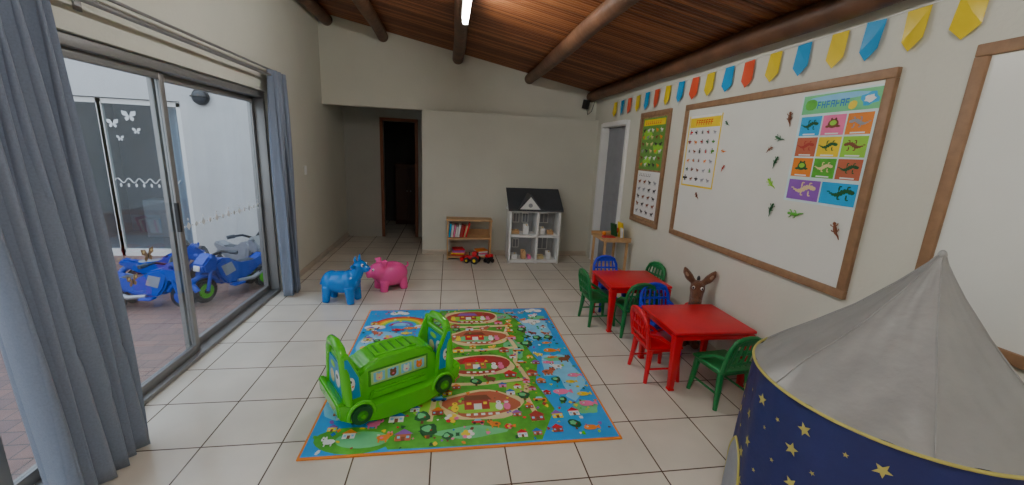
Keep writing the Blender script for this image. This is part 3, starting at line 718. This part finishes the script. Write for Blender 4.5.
PX = XR-.0125
def pposter(name):
    b = B(name); st = {'l': 0}; D = .00004
    def r(y0, y1, z0, z1, m):
        st['l'] += 1; x = PX-st['l']*D
        b.bx(x-.0002, x, y0, y1, z0, z1, m)
    def bl(y, z, ry, rz, m, j=.2, n=12):
        st['l'] += 1; x = PX-st['l']*D
        b.prism(blobpts(y, z, ry, rz, n, j), 'x', x-.0002, x, m)
    def icon(f):
        def g(*a):
            s0 = st['l']; st['l'] = 72; f(*a); st['l'] = s0
        return g
    def an(y, z, s, m):
        g = random.choice([-1, 1])
        bl(y, z, s, s*.5, m, .06); bl(y+g*s*.95, z+s*.5, s*.42, s*.34, m, .05, 8); bl(y+g*s*1.3, z+s*.42, s*.22, s*.16, m, 0, 6)
        bl(y+g*s*.85, z+s*.85, s*.1, s*.2, m, 0, 6)
        for q in (-.65, -.35, .4, .7): r(y+q*s-s*.09, y+q*s+s*.09, z-s*1.05, z-s*.2, m)
        bl(y-g*s*1.15, z+s*.15, s*.3, s*.09, m, 0, 6)
    def liz(y, z, s, m):
        g = random.choice([-1, 1])
        for q in range(9):
            t = -1.3+q*.27; w = [.06, .09, .14, .2, .27, .3, .27, .2, .24][q]
            bl(y+g*s*t, z+s*.22*math.sin(t*2.6), s*.2, s*w, m, 0, 8)
        bl(y+g*s*1.08, z+s*.12, s*.26, s*.2, m, 0, 8)
        for q in (-.25, .6):
            for h in (-1, 1): bl(y+g*s*q, z+h*s*.38, s*.09, s*.26, m, 0, 6); bl(y+g*s*(q+.12), z+h*s*.6, s*.16, s*.07, m, 0, 6)
    def frog(y, z, s, m):
        bl(y, z, s*.75, s*.6, m, .05); bl(y, z+s*.1, s*.5, s*.35, lgreen if m is not lgreen else dgreen, .05, 10)
        for q in (-1, 1): bl(y+q*s*.75, z-s*.35, s*.35, s*.16, m, .1, 8); bl(y+q*s*.3, z+s*.6, s*.16, s*.16, m, 0, 8); bl(y+q*s*.3, z+s*.6, s*.06, s*.08, black, 0, 6)
    def bug(y, z, s, m):
        bl(y, z, s*.45, s*.8, m, 0, 10); bl(y, z+s*.95, s*.3, s*.28, black, 0, 8)
        for q in (-1, 1):
            if random.random() < .5: bl(y+q*s*.8, z+s*.25, s*.6, s*.42, m, .1, 8)
            for zz in (-.5, 0, .5): r(min(y, y+q*s*1.1), max(y, y+q*s*1.1), z+zz*s-.0012, z+zz*s+.0012, black)
    return b, r, bl, icon(an), icon(liz), icon(frog), icon(bug)
b, r, bl, an, liz, frog, bug = pposter('reptile_poster')
Ya, Yb, Za, Zb = 1.87, 2.37, 1.37, 2.03
r(Ya, Yb, Za, Zb, M('poster_paper', (.66, .82, .84), .35))
r(Ya+.01, Yb-.01, 1.91, 2.02, mint)
bl(2.12, 1.995, .2, .018, lb, .05); bl(2.30, 1.965, .035, .04, grass); bl(1.94, 1.965, .05, .035, cyan); bl(1.94, 1.965, .03, .02, white); bl(2.03, 1.94, .03, .02, yellow)
tx = 2.25
for k in range(7):
    y = tx-k*.03; c = dbl
    r(y, y+.006, 1.94, 1.98, c)
    if k % 3 != 1: r(y-.016, y, 1.972, 1.98, c)
    r(y-.016, y, 1.955, 1.962, c)
    if k % 2: r(y-.018, y-.012, 1.94, 1.98, c)
gc = [[cyan, pink, orange], [barn, yellow, lgreen], [orange, grass, barn]]
rc = [dgreen, brown, greyP, maroon, dgreen, brown, dgreen, cream, dgreen]
for i in range(3):
    for j in range(3):
        ys = Yb-.02-j*.155; zs = 1.895-i*.125
        r(ys-.145, ys, zs-.115, zs, gc[i][j])
        (frog if (i, j) in ((0, 1), (2, 0)) else liz)(ys-.072, zs-.05, .044, rc[i*3+j])
        r(ys-.115, ys-.03, zs-.110, zs-.102, white)
r(Yb-.25, Yb-.02, 1.385, 1.51, purple); r(Ya+.02, Yb-.26, 1.385, 1.51, cyan)
liz(Yb-.14, 1.455, .064, cream); liz(1.98, 1.455, .06, dgreen)
b.done()
b, r, bl, an, liz, frog, bug = pposter('insect_poster')
r(3.13, 3.60, 1.36, 1.99, white); r(3.15, 3.58, 1.885, 1.97, yellow)
r(3.13, 3.60, 1.36, 1.375, yellow); r(3.13, 3.145, 1.36, 1.99, yellow); r(3.585, 3.60, 1.36, 1.99, yellow)
for k in range(7):
    y = 3.48-k*.035; r(y, y+.008, 1.905, 1.95, red); r(y-.018, y, 1.942, 1.95, red); r(y-.018, y, 1.924, 1.932, red)
for i in range(6):
    for j in range(5):
        if random.random() < .65: bug(3.54-j*.085+random.uniform(-.01, .01), 1.84-i*.082, random.uniform(.014, .027), random.choice([brown, dgreen, maroon, black, orange, grass, red]))
        else: an(3.54-j*.085, 1.84-i*.082, random.uniform(.016, .022), random.choice([brown, orange, greyP]))
b.done()
b, r, bl, an, liz, frog, bug = pposter('animal_chart')
r(4.02, 4.53, 1.47, 2.03, M('chart_green', (.12, .32, .05), .4)); r(4.04, 4.51, 1.95, 2.015, yellow)
for k in range(8): r(4.45-k*.045, 4.46-k*.045, 1.965, 2.0, red); r(4.45-k*.045, 4.475-k*.045, 1.965, 1.972, red)
for (y, z, q) in ((4.4, 1.85, .1), (4.15, 1.7, .1), (4.35, 1.56, .09)): bl(y, z, q, q*.5, lgreen, .2)
for i in range(6):
    for j in range(5): an(4.48-j*.098, 1.90-i*.075, .024, random.choice([white, brown, cream, black, greyP, orange, white]))
r(4.02, 4.53, .93, 1.45, white)
for k in range(7): r(4.47-k*.04, 4.476-k*.04, 1.39, 1.425, black); r(4.47-k*.04, 4.49-k*.04, 1.39, 1.396, black)
for i in range(5):
    for j in range(4): an(4.46-j*.12, 1.33-i*.085, .026, random.choice([black, greyP, brown, black]))
b.done()
def gecko(y, z, s, rot, m):
    b = B('gecko_magnet'); c, sn = math.cos(rot), math.sin(rot)
    def T(u, v): return (PX-.009, y+(u*c-v*sn)*s, z+(u*sn+v*c)*s)
    b.tube([T(-1.3, .25), T(-.9, .2), T(-.5, 0), T(-.2, 0), T(.2, 0), T(.4, 0), T(.7, .03), T(.85, .03)], [.04*s, .08*s, .13*s, .2*s, .18*s, .11*s, .17*s, .05*s], m, seg=8)
    for u in (-.35, .3):
        for v in (-1, 1): b.tube([T(u, .1*v), T(u+.15, .4*v), T(u+.32, .45*v)], [.06*s, .05*s, .06*s], m, seg=6)
    b.done()
for (y, z, s, a, m) in ((2.44, 1.90, .045, 1.5, brown), (2.50, 1.77, .04, .4, dgreen), (2.49, 1.62, .04, 2, dgreen), (2.50, 1.47, .045, .8, lgreen), (2.45, 1.30, .045, 1.9, dgreen), (2.26, 1.29, .055, 0, grass),
                        (1.96, 1.25, .05, 1.2, brown), (3.06, 1.9, .03, .7, dgreen), (3.05, 1.68, .03, .2, orange), (3.02, 1.55, .03, 2.2, maroon), (3.32, 1.29, .035, .9, brown), (2.56, 1.70, .03, 2.6, brown)):
    gecko(y, z, s, a, m)

b = B('pennant_bunting')
ys = [1.35, 1.585, 1.80, 2.0, 2.2, 2.44, 2.67, 2.92, 3.14, 3.38, 3.6, 3.83, 4.07, 4.3, 4.52, 4.75, 4.98, 5.2, 5.42]
fc = [M('flag_cyan', (.02, .32, .64), .22), M('flag_yellow', (.78, .58, .03), .2), M('flag_red', (.75, .10, .04), .3)]
seq = [0, 1, 1, 0, 1, 0, 1, 2, 0, 1, 2, 0, 1, 2, 0, 1, 2, 0, 1]
for k, y in enumerate(ys):
    zt = 2.36-.013*(y-1.6); w = .052; h = .195; tw = random.uniform(-.01, .014); tl = random.uniform(-.008, .008)
    t = bmesh.new()
    P = [(XR-.012, y-w, zt), (XR-.012, y+w, zt+tl), (XR-.02-tw, y+w+tl, zt-h*.72), (XR-.026, y+tl, zt-h), (XR-.02+tw*.6, y-w+tl, zt-h*.72), (XR-.014, y, zt-h*.4)]
    vs = [t.verts.new(p) for p in P]
    t.faces.new((vs[0], vs[1], vs[5])); t.faces.new((vs[1], vs[2], vs[5])); t.faces.new((vs[2], vs[3], vs[5])); t.faces.new((vs[3], vs[4], vs[5])); t.faces.new((vs[4], vs[0], vs[5]))
    b.add(t, fc[seq[k]])
b.tube([(XR-.008, y, 2.365-.013*(y-1.6)) for y in [1.2+.2*i for i in range(23)]], .002, white, seg=5)
b.done(sharp=0)

# ------------------------------------------------------------------ play tent
b = B('play_tent')
R = .452; EZ = .765
pr = [(0, .010, 1.295), (.06, .030, 1.255), (.2, .095, 1.16), (.4, .19, 1.04), (.6, .285, .94), (.8, .375, .85), (1, R, EZ)]
LX, LY = .11, .02
def prof_at(s_):
    for i in range(len(pr)-1):
        if s_ <= pr[i+1][0]:
            k = (s_-pr[i][0])/(pr[i+1][0]-pr[i][0]); return pr[i][1]*(1-k)+pr[i+1][1]*k, pr[i][2]*(1-k)+pr[i+1][2]*k
    return pr[-1][1:]
def roof(u, v):
    a = u*2*math.pi; r, z = prof_at(v)
    rib = abs(math.sin(a*3+.4)); r2 = r*(1-.05*rib*math.sin(v*math.pi)) 
    z2 = z-.014*rib*math.sin(v*math.pi)+.005*math.sin(a*13+v*9)*v+.003*math.sin(a*27-v*14)*v
    return Vector((LX*(1-v)+r2*math.cos(a), LY*(1-v)+r2*math.sin(a), z2))
b.grid(roof, 144, 40, silver, wrap=True)
for k in range(6):
    u = (k*math.pi/3-.4/3)/(2*math.pi) % 1
    b.tube([roof(u, i/20)+Vector((0, 0, .002)) for i in range(21)], .0026, silver, seg=6)
def wr(a, z): return R+.022*(1-z/EZ)+.004*math.sin(a*9)+.003*math.sin(a*21+z*8)
b.grid(lambda u, v: Vector((wr(u*6.28318, EZ*v)*math.cos(u*6.28318), wr(u*6.28318, EZ*v)*math.sin(u*6.28318), .004+(EZ-.004)*v)), 160, 16, navy, wrap=True)
b.tube([((R+.004)*math.cos(a), (R+.004)*math.sin(a), EZ) for a in [2*math.pi*i/96 for i in range(96)]], .006, goldY, closed=True, seg=8)
b.tube([((R+.022)*math.cos(a), (R+.022)*math.sin(a), .010) for a in [2*math.pi*i/96 for i in range(96)]], .008, navy, closed=True, seg=8)
b.ell((LX, LY, 1.295), (.014, .014, .022), silver)
def star(a, z, s_, rot):
    t = bmesh.new(); vs = []
    for i in range(10):
        rr = s_ if i % 2 == 0 else s_*.42
        du = rr*math.cos(rot+i*math.pi/5); dz = rr*math.sin(rot+i*math.pi/5)
        aa = a+du/R; zz = z+dz; r_ = wr(aa, zz)+.0025
        vs.append(t.verts.new((r_*math.cos(aa), r_*math.sin(aa), zz)))
    c = t.verts.new(((wr(a, z)+.004)*math.cos(a), (wr(a, z)+.004)*math.sin(a), z))
    for i in range(10): t.faces.new((vs[i], vs[(i+1) % 10], c))
    b.add(t, goldY)
rs = random.Random(3)
for i in range(26):
    for j in range(7):
        a = i*2*math.pi/26+(.12 if j % 2 else 0)+rs.uniform(-.04, .04); z = .06+j*.1+rs.uniform(-.02, .02)
        star(a, z, .027 if (i+j) % 2 == 0 else .010, rs.uniform(0, 1.2))
A0 = math.radians(150)
def flap(u, v):
    h = .34*math.sqrt(max(0, 1-(2*u-1)**2))+.02; a = A0+(u-.5)*.62; z = .006+v*h
    r_ = wr(a, z)+.005; return Vector((r_*math.cos(a), r_*math.sin(a), z))
b.grid(flap, 24, 10, M('tent_lining', (.30, .32, .36), .6, bump=.3, bscale=20))
b.tube([flap(i/24, 1) for i in range(25)], .005, goldY, seg=6)
b.done((1.715, 1.17, 0), 0, sharp=0)

# ------------------------------------------------------------------ world + camera
w = bpy.data.worlds.new('World'); S.world = w; w.use_nodes = True
nt = w.node_tree; bg = nt.nodes['Background']
tc = nt.nodes.new('ShaderNodeTexCoord'); sp = nt.nodes.new('ShaderNodeSeparateXYZ'); rp = nt.nodes.new('ShaderNodeValToRGB')
nt.links.new(tc.outputs['Generated'], sp.inputs[0]); nt.links.new(sp.outputs['Z'], rp.inputs['Fac']); nt.links.new(rp.outputs['Color'], bg.inputs['Color'])
rp.color_ramp.elements[0].color = (.86, .89, .95, 1); rp.color_ramp.elements[1].color = (.76, .84, 1, 1)
bg.inputs['Strength'].default_value = 2.8

cam = bpy.data.cameras.new('camera'); cam.sensor_width = 36; cam.lens = 14.06; cam.clip_start = .02
co = bpy.data.objects.new('camera', cam); COL.objects.link(co)
Yc = Vector((-.149, .227, -.962)).normalized(); Xc = Vector((.9886, -.0137, -.150)); Xc = (Xc-Yc*Xc.dot(Yc)).normalized(); Zc = Xc.cross(Yc)
m = Matrix((Xc, Yc, Zc)).to_4x4(); m.translation = Vector((0, 0, 1.6))
co.matrix_world = m
S.camera = co
